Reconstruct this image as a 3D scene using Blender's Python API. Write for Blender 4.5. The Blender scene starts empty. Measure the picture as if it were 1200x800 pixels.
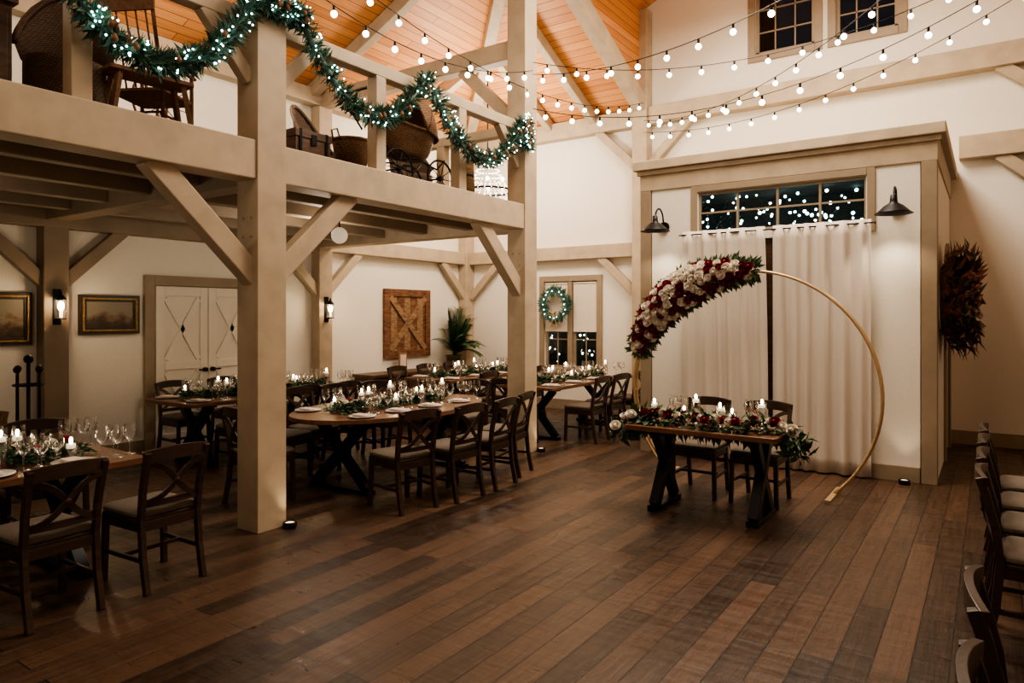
import bpy, math, random
from mathutils import Vector, Matrix
random.seed(7)
pi=math.pi
D=bpy.data; SC=bpy.context.scene

# ------------------------------------------------------------------ materials
def nm(name):
    m=D.materials.new(name); m.use_nodes=True
    nt=m.node_tree; b=nt.nodes['Principled BSDF']
    return m,nt,b
def pbr(name,col,rough=.6,metal=0,scale=8,var=.15,bump=0.0,stretch=(1,1,1),spec=None):
    m,nt,b=nm(name)
    tc=nt.nodes.new('ShaderNodeTexCoord'); mp=nt.nodes.new('ShaderNodeMapping')
    mp.inputs['Scale'].default_value=stretch
    nz=nt.nodes.new('ShaderNodeTexNoise'); nz.inputs['Scale'].default_value=scale; nz.inputs['Detail'].default_value=5
    cr=nt.nodes.new('ShaderNodeValToRGB')
    c=col
    cr.color_ramp.elements[0].position=.3; cr.color_ramp.elements[1].position=.7
    cr.color_ramp.elements[0].color=(c[0]*(1-var),c[1]*(1-var),c[2]*(1-var),1)
    cr.color_ramp.elements[1].color=(min(1,c[0]*(1+var)),min(1,c[1]*(1+var)),min(1,c[2]*(1+var)),1)
    L=nt.links
    L.new(tc.outputs['Object'],mp.inputs[0]); L.new(mp.outputs[0],nz.inputs['Vector'])
    L.new(nz.outputs['Fac'],cr.inputs[0]); L.new(cr.outputs[0],b.inputs['Base Color'])
    b.inputs['Roughness'].default_value=rough; b.inputs['Metallic'].default_value=metal
    if spec is not None: b.inputs['Specular IOR Level'].default_value=spec
    if bump:
        bp=nt.nodes.new('ShaderNodeBump'); bp.inputs['Strength'].default_value=bump; bp.inputs['Distance'].default_value=.02
        L.new(nz.outputs['Fac'],bp.inputs['Height']); L.new(bp.outputs[0],b.inputs['Normal'])
    return m
def emis(name,col,st):
    m,nt,b=nm(name)
    b.inputs['Base Color'].default_value=(*col,1)
    b.inputs['Emission Color'].default_value=(*col,1); b.inputs['Emission Strength'].default_value=st
    return m
def glassm(name,tint=(1,1,1),fac=.3,rough=.02):
    m=D.materials.new(name); m.use_nodes=True; nt=m.node_tree; nt.nodes.clear()
    o=nt.nodes.new('ShaderNodeOutputMaterial'); mx=nt.nodes.new('ShaderNodeMixShader')
    t=nt.nodes.new('ShaderNodeBsdfTransparent'); g=nt.nodes.new('ShaderNodeBsdfGlossy'); fr=nt.nodes.new('ShaderNodeLayerWeight')
    fr.inputs['Blend'].default_value=fac
    t.inputs[0].default_value=(*tint,1); g.inputs['Roughness'].default_value=rough
    nt.links.new(fr.outputs['Facing'],mx.inputs[0]); nt.links.new(t.outputs[0],mx.inputs[1]); nt.links.new(g.outputs[0],mx.inputs[2])
    nt.links.new(mx.outputs[0],o.inputs[0]); return m
def planks(name,axes,width,length,c1,c2,mortar,rough,bump=.3,scrape=0,spec=.5,msize=.004,pv=.45):
    m,nt,b=nm(name); L=nt.links; N=nt.nodes.new
    tc=N('ShaderNodeTexCoord'); sp=N('ShaderNodeSeparateXYZ'); cb=N('ShaderNodeCombineXYZ')
    L.new(tc.outputs['Object'],sp.inputs[0])
    L.new(sp.outputs[axes[0]],cb.inputs[0]); L.new(sp.outputs[axes[1]],cb.inputs[1])
    br=N('ShaderNodeTexBrick'); br.offset=.37; br.offset_frequency=2; br.squash=1.0
    br.inputs['Scale'].default_value=1; br.inputs['Brick Width'].default_value=length; br.inputs['Row Height'].default_value=width
    br.inputs['Mortar Size'].default_value=msize; br.inputs['Mortar Smooth'].default_value=.3; br.inputs['Bias'].default_value=0
    br.inputs['Color1'].default_value=(0,0,0,1); br.inputs['Color2'].default_value=(1,1,1,1); br.inputs['Mortar'].default_value=(.5,.5,.5,1)
    L.new(cb.outputs[0],br.inputs['Vector'])
    mp=N('ShaderNodeMapping'); mp.inputs['Scale'].default_value=(1.2,22,1); L.new(cb.outputs[0],mp.inputs[0])
    ad=N('ShaderNodeVectorMath'); ad.operation='ADD'
    sc=N('ShaderNodeVectorMath'); sc.operation='SCALE'; sc.inputs['Scale'].default_value=13
    L.new(br.outputs['Color'],sc.inputs[0]); L.new(mp.outputs[0],ad.inputs[0]); L.new(sc.outputs[0],ad.inputs[1])
    nz=N('ShaderNodeTexNoise'); nz.inputs['Scale'].default_value=1.6; nz.inputs['Detail'].default_value=7; nz.inputs['Roughness'].default_value=.65
    L.new(ad.outputs[0],nz.inputs['Vector'])
    m1=N('ShaderNodeMath'); m1.operation='MULTIPLY_ADD'; m1.inputs[1].default_value=pv 
    sub=N('ShaderNodeMath'); sub.operation='SUBTRACT'; sub.inputs[1].default_value=pv/2
    L.new(br.outputs['Color'],m1.inputs[0]); L.new(nz.outputs['Fac'],m1.inputs[2]); L.new(m1.outputs[0],sub.inputs[0])
    cr=N('ShaderNodeValToRGB'); cr.color_ramp.elements[0].position=.12; cr.color_ramp.elements[1].position=.85
    cr.color_ramp.elements[0].color=(*c1,1); cr.color_ramp.elements[1].color=(*c2,1)
    L.new(sub.outputs[0],cr.inputs[0])
    mx=N('ShaderNodeMix'); mx.data_type='RGBA'; L.new(br.outputs['Fac'],mx.inputs[0]); L.new(cr.outputs[0],mx.inputs[6]); mx.inputs[7].default_value=(*mortar,1)
    L.new(mx.outputs[2],b.inputs['Base Color'])
    b.inputs['Roughness'].default_value=rough; b.inputs['Specular IOR Level'].default_value=spec
    h=nz.outputs['Fac']
    if scrape:
        mp2=N('ShaderNodeMapping'); mp2.inputs['Scale'].default_value=(17,2.6,1); mp2.inputs['Rotation'].default_value=(0,0,.25); L.new(cb.outputs[0],mp2.inputs[0])
        ad2=N('ShaderNodeVectorMath'); ad2.operation='ADD'; L.new(mp2.outputs[0],ad2.inputs[0]); L.new(sc.outputs[0],ad2.inputs[1])
        n2=N('ShaderNodeTexNoise'); n2.inputs['Scale'].default_value=1.0; n2.inputs['Detail'].default_value=2; L.new(ad2.outputs[0],n2.inputs['Vector'])
        a=N('ShaderNodeMath'); a.operation='MULTIPLY_ADD'; a.inputs[1].default_value=scrape; L.new(n2.outputs['Fac'],a.inputs[0]); L.new(nz.outputs['Fac'],a.inputs[2]); h=a.outputs[0]
        rr=N('ShaderNodeMapRange'); rr.inputs[1].default_value=.3; rr.inputs[2].default_value=.7; rr.inputs[3].default_value=rough-.06; rr.inputs[4].default_value=rough+.12
        L.new(n2.outputs['Fac'],rr.inputs[0]); L.new(rr.outputs[0],b.inputs['Roughness'])
    s2=N('ShaderNodeMath'); s2.operation='SUBTRACT'; L.new(h,s2.inputs[0]); L.new(br.outputs['Fac'],s2.inputs[1])
    bp=N('ShaderNodeBump'); bp.inputs['Strength'].default_value=bump; bp.inputs['Distance'].default_value=.006
    L.new(s2.outputs[0],bp.inputs['Height']); L.new(bp.outputs[0],b.inputs['Normal'])
    return m
def wickerm(name,c):
    m,nt,b=nm(name); L=nt.links; N=nt.nodes.new
    tc=N('ShaderNodeTexCoord'); ck=N('ShaderNodeTexBrick'); ck.inputs['Scale'].default_value=18
    ck.inputs['Color1'].default_value=(c[0],c[1],c[2],1); ck.inputs['Color2'].default_value=(c[0]*.6,c[1]*.6,c[2]*.6,1); ck.inputs['Mortar'].default_value=(c[0]*.15,c[1]*.15,c[2]*.15,1)
    ck.inputs['Mortar Size'].default_value=.05
    mp=N('ShaderNodeMapping'); mp.inputs['Rotation'].default_value=(pi/2,0,.3)
    L.new(tc.outputs['Object'],mp.inputs[0]); L.new(mp.outputs[0],ck.inputs[0]); L.new(ck.outputs[0],b.inputs['Base Color']); b.inputs['Roughness'].default_value=.7
    return m

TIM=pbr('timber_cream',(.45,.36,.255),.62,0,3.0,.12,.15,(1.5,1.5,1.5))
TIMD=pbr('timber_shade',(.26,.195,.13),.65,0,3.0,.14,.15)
WALL=pbr('plaster_white',(.82,.77,.68),.85,0,40,.02,.05)
TRIM=pbr('trim_taupe',(.29,.225,.155),.55,0,6,.08)
DOORW=pbr('door_white',(.76,.70,.61),.5,0,6,.02)
FLOOR=planks('floor_planks',(0,1),.16,2.3,(.014,.0075,.0045),(.108,.059,.034),(.003,.002,.0015),.33,.55,1.1,.5,.0035,.62)
CEILC1,CEILC2,CEILM=(.50,.19,.055),(.80,.39,.145),(.15,.05,.015)
CEILA=planks('ceiling_pine_a',(0,1),.13,3,CEILC1,CEILC2,CEILM,.5,.3,0,.4,.005)
CEILB=planks('ceiling_pine_b',(1,0),.13,3,CEILC1,CEILC2,CEILM,.5,.3,0,.4,.005)
CEILC=planks('ceiling_pine_c',(0,2),.13,3,CEILC1,CEILC2,CEILM,.5,.3,0,.4,.005)
SOFF=planks('loft_boards',(1,0),.14,3,(.09,.065,.042),(.17,.12,.078),(.03,.02,.015),.7,.3,0,.3,.005)
WOODT=pbr('walnut_top',(.15,.07,.036),.3,0,3,.35,.05,(1,10,10))
CHW=pbr('chair_wood',(.034,.018,.011),.36,0,6,.3,.03,(1,1,6))
CUSH=pbr('cushion_taupe',(.135,.108,.083),.85,0,60,.1,.05)
BLK=pbr('black_steel',(.012,.012,.014),.4,.6,10,.1)
IRON=pbr('wrought_iron',(.012,.011,.011),.45,.7,20,.2)
GOLD=pbr('hoop_gold',(.56,.40,.22),.4,.55,10,.1)
GLASS=glassm('clear_glass',(1,1,1),.52,.05)
WGL=glassm('window_glass',(.9,.95,.95),.12)
CAND=pbr('candle_wax',(.85,.8,.68),.5,0,10,.03)
CAND.node_tree.nodes['Principled BSDF'].inputs['Emission Color'].default_value=(1,.80,.54,1)
CAND.node_tree.nodes['Principled BSDF'].inputs['Emission Strength'].default_value=.6
FLAME=emis('flame',(1,.75,.42),28)
BULB=emis('bulb_warm',(1,.88,.66),11)
BULBS=emis('sconce_bulb',(1,.80,.5),12)
FAIRY=emis('fairy_cool',(.62,1,.93),11)
FAIRYW=emis('fairy_white',(1,.95,.85),9)
CRYSGLOW=emis('crystal',(1,.93,.8),1.7)  # crystal sparkle put in as emission, the beads are no lamps
LEAF=pbr('leaf_green',(.03,.075,.025),.5,0,20,.45)
LEAF2=pbr('leaf_sage',(.085,.14,.075),.55,0,20,.35)
PINE=pbr('pine_bluegreen',(.055,.12,.09),.6,0,20,.4)
PALM=pbr('palm_green',(.045,.105,.035),.42,0,20,.4)
MAG=pbr('magnolia_leaf',(.17,.062,.03),.4,0,15,.5)
MAG2=pbr('magnolia_leaf_green',(.06,.06,.025),.35,0,15,.4)
ROSEW=pbr('rose_ivory',(.88,.81,.72),.6,0,30,.04)
ROSER=pbr('rose_burgundy',(.24,.007,.015),.5,0,30,.3)
BARK=pbr('cone_brown',(.17,.085,.04),.7,0,30,.3)
CURT=pbr('curtain_ivory',(.67,.60,.525),.85,0,80,.03,.05)
SHADE=pbr('roller_shade',(.72,.65,.55),.8,0,80,.03)
DARKG=pbr('dark_backing',(.012,.012,.014),.8,0,8,.1)  # near-black colour paints the unlit depth behind the glass
BARN=pbr('barn_rust',(.15,.065,.03),.7,0,7,.6,.3,(1,1,4))
BARN2=pbr('barn_weathered',(.24,.145,.075),.75,0,9,.5,.3,(1,1,4))
GILT=pbr('gilt_frame',(.33,.20,.07),.4,.5,30,.35,.3)
WICK=wickerm('wicker_brown',(.30,.16,.075)); WICKD=wickerm('wicker_dark',(.17,.10,.055))
ANT=pbr('antique_wood',(.09,.046,.025),.45,0,6,.4,.1,(1,1,5))
PLATE=pbr('china_white',(.8,.78,.74),.2,0,6,.01)
NAP=pbr('napkin',(.7,.56,.48),.85,0,60,.05)
RIB=pbr('ribbon_tan',(.55,.38,.2),.6,0,40,.1)
POTM=pbr('pot_clay',(.10,.07,.05),.6,0,10,.2)
FRD=pbr('frame_dark',(.03,.018,.01),.4)
def paintm(name,seed):
    m,nt,b=nm(name); L=nt.links; N=nt.nodes.new
    tc=N('ShaderNodeTexCoord'); sp=N('ShaderNodeSeparateXYZ'); L.new(tc.outputs['Generated'],sp.inputs[0])
    nz=N('ShaderNodeTexNoise'); nz.inputs['Scale'].default_value=4+seed; nz.inputs['Detail'].default_value=6; L.new(tc.outputs['Generated'],nz.inputs[0])
    a=N('ShaderNodeMath'); a.operation='MULTIPLY_ADD'; a.inputs[1].default_value=.9; L.new(nz.outputs['Fac'],a.inputs[0]); L.new(sp.outputs[2],a.inputs[2])
    cr=N('ShaderNodeValToRGB'); e=cr.color_ramp.elements; e[0].position=.55; e[0].color=(.02,.014,.01,1); e[1].position=1.0; e[1].color=(.22,.19,.14,1)
    x=e.new(.78); x.color=(.06,.038,.02,1); x=e.new(.9); x.color=(.18,.11,.06,1)
    L.new(a.outputs[0],cr.inputs[0]); L.new(cr.outputs[0],b.inputs['Base Color']); b.inputs['Roughness'].default_value=.35
    return m
PAINT1=paintm('oil_landscape_a',0); PAINT2=paintm('oil_landscape_b',2)

# ------------------------------------------------------------------ mesh builder
class MB:
    def __init__(s): s.v=[];s.f=[];s.m=[];s.s=[]
    def add(s,vs,fs,mat=0,smooth=False):
        o=len(s.v); s.v+= [tuple(p) for p in vs]
        for f in fs: s.f.append([i+o for i in f]); s.m.append(mat); s.s.append(smooth)
    def box(s,c,sz,mat=0,M=None):
        vs=[]
        for dx in(-.5,.5):
            for dy in(-.5,.5):
                for dz in(-.5,.5):
                    p=Vector((dx*sz[0],dy*sz[1],dz*sz[2]))
                    if M is not None: p=M@p
                    vs.append(p+Vector(c))
        s.add(vs,[(0,1,3,2),(4,6,7,5),(0,4,5,1),(2,3,7,6),(0,2,6,4),(1,5,7,3)],mat)
    def bx(s,x0,x1,y0,y1,z0,z1,mat=0): s.box(((x0+x1)/2,(y0+y1)/2,(z0+z1)/2),(abs(x1-x0),abs(y1-y0),abs(z1-z0)),mat)
    def beam(s,p0,p1,w,h,mat=0,up=(0,0,1)):
        p0=Vector(p0);p1=Vector(p1);d=(p1-p0);L=d.length;d.normalize();up=Vector(up)
        if abs(d.dot(up))>.99: up=Vector((1,0,0))
        r=d.cross(up).normalized();u=r.cross(d).normalized()
        M=Matrix((d,r,u)).transposed(); s.box((p0+p1)/2,(L,w,h),mat,M)
    def cyl(s,p0,p1,r0,r1=None,n=12,mat=0,caps=True,smooth=True):
        if r1 is None:r1=r0
        p0=Vector(p0);p1=Vector(p1);d=(p1-p0).normalized();up=Vector((0,0,1)) if abs(d.z)<.95 else Vector((1,0,0))
        a=d.cross(up).normalized();b=a.cross(d)
        vs=[]
        for p,r in((p0,r0),(p1,r1)):
            for i in range(n):
                t=2*pi*i/n; vs.append(p+a*math.cos(t)*r+b*math.sin(t)*r)
        s.add(vs,[(i,(i+1)%n,n+(i+1)%n,n+i) for i in range(n)],mat,smooth)
        if caps: s.add(vs[:n],[tuple(range(n))[::-1]],mat); s.add(vs[n:],[tuple(range(n))],mat)
    def tube(s,pts,r,n=8,mat=0,closed=False,rect=None,up=(0,0,1),smooth=True):
        pts=[Vector(p) for p in pts];N=len(pts);vs=[]
        for i,p in enumerate(pts):
            a=pts[(i-1)%N] if (closed or i>0) else p; b=pts[(i+1)%N] if (closed or i<N-1) else p
            d=(b-a).normalized();U=Vector(up)
            if abs(d.dot(U))>.97: U=Vector((1,0,0)) if abs(d.x)<.9 else Vector((0,1,0))
            x=d.cross(U).normalized();y=x.cross(d).normalized()
            rr=r[i] if isinstance(r,(list,tuple)) else r
            if rect:
                w,h=rect
                for cx,cy in((-1,-1),(1,-1),(1,1),(-1,1)): vs.append(p+x*cx*w/2+y*cy*h/2)
            else:
                for k in range(n):
                    t=2*pi*k/n; vs.append(p+x*math.cos(t)*rr+y*math.sin(t)*rr)
        if rect:n=4;smooth=False
        fs=[]
        for i in range(N if closed else N-1):
            j=(i+1)%N
            for k in range(n): fs.append((i*n+k,i*n+(k+1)%n,j*n+(k+1)%n,j*n+k))
        if not closed: fs.append(tuple(range(n))[::-1]); fs.append(tuple((N-1)*n+k for k in range(n)))
        s.add(vs,fs,mat,smooth)
    def sphere(s,c,r,mat=0,n=12,m=8,sc=(1,1,1)):
        c=Vector(c);vs=[c+Vector((0,0,-r*sc[2]))]
        for j in range(1,m):
            ph=-pi/2+pi*j/m
            for i in range(n):
                t=2*pi*i/n; vs.append(c+Vector((math.cos(ph)*math.cos(t)*r*sc[0],math.cos(ph)*math.sin(t)*r*sc[1],math.sin(ph)*r*sc[2])))
        vs.append(c+Vector((0,0,r*sc[2]))); fs=[]
        for i in range(n):
            fs.append((0,1+(i+1)%n,1+i))
            for j in range(m-2): a=1+j*n; fs.append((a+i,a+(i+1)%n,a+n+(i+1)%n,a+n+i))
            a=1+(m-2)*n; fs.append((a+i,a+(i+1)%n,len(vs)-1))
        s.add(vs,fs,mat,True)
    def lathe(s,prof,c=(0,0,0),mat=0,n=20,sc=(1,1)):
        vs=[];c=Vector(c)
        for r,z in prof:
            for i in range(n):
                t=2*pi*i/n; vs.append(c+Vector((r*math.cos(t)*sc[0],r*math.sin(t)*sc[1],z)))
        fs=[]
        for j in range(len(prof)-1):
            for i in range(n): fs.append((j*n+i,j*n+(i+1)%n,(j+1)*n+(i+1)%n,(j+1)*n+i))
        s.add(vs,fs,mat,True)
    def slab(s,out,z0,z1,bev,mat=0,smooth=False,c=(0,0)):
        n=len(out);mx=max(max(abs(x-c[0]),abs(y-c[1])) for x,y in out)
        def ring(z,b): return [(c[0]+(x-c[0])*(1-b/mx),c[1]+(y-c[1])*(1-b/mx),z) for x,y in out]
        rings=[ring(z0,bev),ring(z0+bev*.6,0),ring(z1-bev*.6,0),ring(z1,bev)]
        vs=sum(rings,[]);fs=[]
        for j in range(3):
            for i in range(n): fs.append((j*n+i,j*n+(i+1)%n,(j+1)*n+(i+1)%n,(j+1)*n+i))
        fs.append(tuple(range(n))[::-1]);fs.append(tuple(3*n+i for i in range(n)))
        s.add(vs,fs,mat,smooth)
    def leaf(s,p,d,nrm,L,W,mat=0,curl=.15):
        p=Vector(p);d=Vector(d).normalized();r=d.cross(Vector(nrm))
        if r.length<1e-3: r=d.cross(Vector((.3,.5,.8)))
        r.normalize();n=r.cross(d)
        m=p+d*L*.45; vs=[p,m+r*W/2+n*W*.18,m-r*W/2+n*W*.18,m,p+d*L-n*L*curl]
        s.add(vs,[(0,1,3),(0,3,2),(3,1,4),(3,4,2)],mat,False)
    def rose(s,p,nrm,r,mat=0):
        p=Vector(p);n=Vector(nrm).normalized();a=n.cross(Vector((.2,.3,.9))).normalized();b=n.cross(a)
        s.sphere(p+n*r*.25,r*.36,mat,6,4)
        for k,(cnt,rad,top) in enumerate(((3,.45,.75),(4,.70,.62),(5,.95,.35),(5,1.1,.05))):
            off=random.random()*6
            for i in range(cnt):
                c=off+2*pi*i/cnt; w=pi/cnt*1.15; vs=[]
                for hh,(rr,zz) in enumerate(((.18,-.35),(rad*.85,top*.25-.1),(rad,top),)):
                    for q in(-1,-.4,.4,1):
                        t=c+q*w; f=rr*(1-.08*abs(q)); z=zz-(.12*abs(q) if hh==2 else 0)
                        vs.append(p+(a*math.cos(t)+b*math.sin(t))*f*r+n*z*r)
                s.add(vs,[(j*4+i2,j*4+i2+1,j*4+i2+5,j*4+i2+4) for j in range(2) for i2 in range(3)],mat,True)
    def mesh(s,name,mats):
        me=D.meshes.new(name);me.from_pydata(s.v,[],s.f)
        for m in mats: me.materials.append(m)
        me.polygons.foreach_set('material_index',s.m); me.polygons.foreach_set('use_smooth',s.s); me.update(); return me
    def obj(s,name,mats,loc=(0,0,0),rz=0,bevel=0):
        return place(name,s.mesh(name,mats if isinstance(mats,list) else [mats]),loc,rz,bevel)
def place(name,me,loc=(0,0,0),rz=0,bevel=0):
    o=D.objects.new(name,me);o.location=loc;o.rotation_euler=(0,0,rz);SC.collection.objects.link(o)
    if bevel:
        b=o.modifiers.new('b','BEVEL');b.width=bevel;b.segments=2;b.limit_method='ANGLE'
    return o
def rr2(x0,x1,y0,y1,r,n=6):
    o=[]
    for cx,cy,a in((x1-r,y0+r,-pi/2),(x1-r,y1-r,0),(x0+r,y1-r,pi/2),(x0+r,y0+r,pi)):
        for i in range(n+1): t=a+pi/2*i/n; o.append((cx+r*math.cos(t),cy+r*math.sin(t)))
    return o
def rnd(a=1): return Vector((random.uniform(-a,a),random.uniform(-a,a),random.uniform(-a,a)))

# ------------------------------------------------------------------ key dimensions
LV=4.886; WL=8.79; UB=11.13; P=[-.31,3.50,7.32]; EZ=5.25; SL=.45; RV=2.0; WR=-4.79; UF=-3.0
def roofz(v): return EZ+SL*(WL-v) if v>RV else EZ+SL*(v-WR)
m=MB(); m.bx(UF-.15,UB+.15,WR-.15,WL+.15,-.1,0); m.obj('floor',FLOOR)
def wallpieces(m,fixed,axis,a0,a1,z0,z1,holes,th,mat=0):
    A=sorted({a0,a1}|{h[0] for h in holes}|{h[1] for h in holes}); Z=sorted({z0,z1}|{h[2] for h in holes}|{h[3] for h in holes})
    for i in range(len(A)-1):
        for j in range(len(Z)-1):
            ca=(A[i]+A[i+1])/2;cz=(Z[j]+Z[j+1])/2
            if any(h[0]<ca<h[1] and h[2]<cz<h[3] for h in holes): continue
            if axis=='u': m.bx(fixed,fixed+th,A[i],A[i+1],Z[j],Z[j+1],mat)
            else: m.bx(A[i],A[i+1],fixed,fixed+th,Z[j],Z[j+1],mat)
winA=(5.80,6.92,.75,2.36)
winU=[(2.16,3.03,5.80,6.85),(1.06,1.87,5.80,6.85)]
m=MB()
wallpieces(m,UB,'u',WR,WL,0,EZ,[winA],.15)
wallpieces(m,UB,'u',-.886,LV,EZ,7.0,winU,.15)
for poly in ([(-4.79,EZ),(-.886,EZ),(-.886,7.0)],[(-.886,7.0),(LV,7.0),(RV,8.305)]):
    n=len(poly);vs=[(UB,a,z) for a,z in poly]+[(UB+.15,a,z) for a,z in poly]
    m.add(vs,[tuple(range(n)),tuple(range(n,2*n))[::-1]]+[(i,(i+1)%n,n+(i+1)%n,n+i) for i in range(n)])
m.obj('wall_back',WALL)
m=MB(); m.bx(UF,UB,WL,WL+.15,0,EZ+.05); m.obj('wall_left',WALL)
m=MB(); m.bx(UF,UB,WR-.15,WR,0,EZ+.05); m.obj('wall_right',WALL)
m=MB()
vs=[(x,a,z) for x in(UF-.15,UF) for a,z in((WR,0),(WL,0),(WL,EZ),(RV,8.305),(WR,EZ))]
m.add(vs,[(0,1,2,3,4),(9,8,7,6,5)]+[(i,(i+1)%5,5+(i+1)%5,5+i) for i in range(5)]); m.obj('wall_front',WALL)
hip=(7.226,LV,EZ+SL*(WL-LV)); hz=hip[2]
m=MB()
m.add([(UF,WL,EZ),(UB,WL,EZ),hip,(UF,LV,hz)],[(0,1,2,3)],0)
m.add([(UF,LV,hz),(UB,LV,hz),(UB,RV,8.305),(UF,RV,8.305)],[(0,1,2,3)],0)
m.add([(UF,RV,8.305),(UB,RV,8.305),(UB,WR,EZ),(UF,WR,EZ)],[(0,1,2,3)],0)
m.add([(UB,WL,EZ),(UB,LV,EZ),hip],[(0,1,2)],1)
m.add([(UB,LV,EZ),(UB,LV,hz),hip],[(0,1,2)],2)
m.obj('ceiling',[CEILA,CEILB,CEILC])

# ------------------------------------------------------------------ timber frame
PW=.27
for u in P[1:]:
    m=MB(); m.bx(u-PW/2,u+PW/2,LV-PW/2,LV+PW/2,0,6.9)
    for z in(2.35,2.5,2.87,3.0): 
        for k in(-.05,.05): m.cyl((u-PW/2-.006,LV+k,z),(u-PW/2+.01,LV+k,z),.012,n=8,mat=1)
    m.obj('timber_post',[TIM,TRIM],bevel=.012)
m=MB(); m.bx(UB-.25,UB-.003,LV-PW/2,LV+PW/2,0,6.9); m.obj('timber_post',TIM,bevel=.012)
m=MB(); m.bx(UB-.25,UB-.003,-1.15,-.89,0,6.6); m.obj('timber_post',TIM,bevel=.012)
for u in (P[1],P[2],UB-.14):
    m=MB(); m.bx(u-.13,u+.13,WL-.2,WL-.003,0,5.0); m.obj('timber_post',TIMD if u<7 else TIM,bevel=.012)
def tb(name,p0,p1,w,h,mat=TIM,up=(0,0,1)):
    m=MB(); m.beam(p0,p1,w,h,0,up); return m.obj(name,mat,bevel=.01)
edges=[(UF,P[1]-PW/2),(P[1]+PW/2,P[2]-PW/2)]
for a,b in edges: tb('loft_beam',(a,LV,2.955),(b,LV,2.955),.24,.31)
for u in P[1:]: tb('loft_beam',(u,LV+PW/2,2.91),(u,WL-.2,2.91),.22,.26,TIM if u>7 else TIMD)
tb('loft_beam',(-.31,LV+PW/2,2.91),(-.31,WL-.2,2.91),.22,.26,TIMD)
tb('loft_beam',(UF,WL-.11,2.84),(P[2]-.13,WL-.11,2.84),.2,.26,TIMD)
for v in (5.65,6.45,7.25,8.05):
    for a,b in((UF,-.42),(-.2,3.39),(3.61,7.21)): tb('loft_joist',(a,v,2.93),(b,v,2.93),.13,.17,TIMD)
m=MB(); m.bx(UF,P[2]+.12,LV+.13,WL-.003,3.05,3.09,1); m.bx(UF,P[2]+.12,LV+.13,WL-.003,3.03,3.05,0); m.obj('loft_floor',[SOFF,FLOOR])
tb('girt_beam',(P[2]+.13,WL-.09,2.86),(UB-.27,WL-.09,2.86),.17,.24)
tb('girt_beam',(UB-.09,LV+.14,2.86),(UB-.09,WL-.2,2.86),.17,.24)
tb('plate_beam',(UF,WL-.1,5.12),(UB-.01,WL-.1,5.12),.2,.24)
tb('tie_beam',(UB-.1,LV+.14,5.1),(UB-.1,WL-.2,5.1),.2,.3)
tb('tie_beam',(UB-.1,LV-.14,5.1),(UB-.1,-.88,5.1),.2,.3)
tb('wall_beam',(UB-.1,.34,3.95),(UB-.1,-.88,3.95),.2,.3)
tb('purlin_beam',(UF,LV,6.8),(P[2],LV,6.8),.22,.26)
def brace(p0,p1,w=.13,h=.17,mat=TIM): tb('knee_brace',p0,p1,w,h,mat)
for u in P[1:]:
    brace((u-.05,LV,2.0),(u-.93,LV,2.84)); 
brace((P[1]+.05,LV,2.0),(P[1]+.93,LV,2.84))
for u in P[1:]:
    for s in(-1,1): brace((u+s*.08,WL-.1,2.08),(u+s*.78,WL-.1,2.76),.1,.14,TIMD if u<7 else TIM)
brace((UB-.2,WL-.1,2.08),(UB-.9,WL-.1,2.76),.1,.14); brace((UB-.1,WL-.2,2.08),(UB-.1,WL-.9,2.76),.1,.14)
brace((UB-.1,LV+.1,2.08),(UB-.1,LV+.8,2.76),.1,.14)
brace((UB-.1,LV+.1,4.25),(UB-.1,LV+.85,4.98),.1,.14)
brace((UB-.1,LV-.1,4.25),(UB-.1,LV-.85,4.98),.1,.14)
brace((UB-.1,-.9,4.3),(UB-.1,-.1,4.98),.1,.15); brace((UB-.1,-.9,3.1),(UB-.1,-.1,3.82),.1,.15)
def rz(v): return roofz(v)-.1
for u in(-.3,1.6,3.5,5.4,7.1): tb('rafter',(u,WL-.05,rz(WL)),(u,RV,rz(RV)),.14,.19)
tb('rafter',(9.2,WL-.05,rz(WL)),(9.2,6.86,rz(6.86)),.14,.19)
for v in(7.6,6.7,5.8):
    ui=v+2.34; tb('rafter',(UB-.05,v,rz(WL)),(ui,v,EZ+SL*(UB-ui)-.1),.13,.18)
tb('hip_rafter',(UB-.08,WL-.08,EZ-.1),(7.226,LV,hz-.12),.18,.24)
tb('valley_rafter',(UB-.08,LV,EZ+.0),(7.226,LV,hz-.06),.2,.26)
tb('tie_beam',(P[2],LV+.13,5.1),(P[2],WL-.2,5.1),.18,.24)
tb('knee_brace',(P[2],LV+.1,4.2),(P[2],LV+.95,5.0),.12,.15)
def railing():
    m=MB()
    for a,b in edges: m.bx(a,b,LV-.05,LV+.08,4.03,4.15)
    m.bx(P[2]-.06,P[2]+.07,LV+PW/2,WL-.2,4.03,4.15)
    for u in(.85,2.12,4.80,6.06): m.bx(u-.065,u+.065,LV-.05,LV+.08,3.11,4.03)
    for v in(6.2,7.5): m.bx(P[2]-.06,P[2]+.07,v-.065,v+.065,3.09,4.03)
    for u,s in((P[1],-1),(P[1],1),(P[2],-1)): m.beam((u+s*.12,LV,3.6),(u+s*.52,LV,4.05),.09,.11)
    m.obj('loft_railing',TIM,bevel=.008)
railing()

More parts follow.
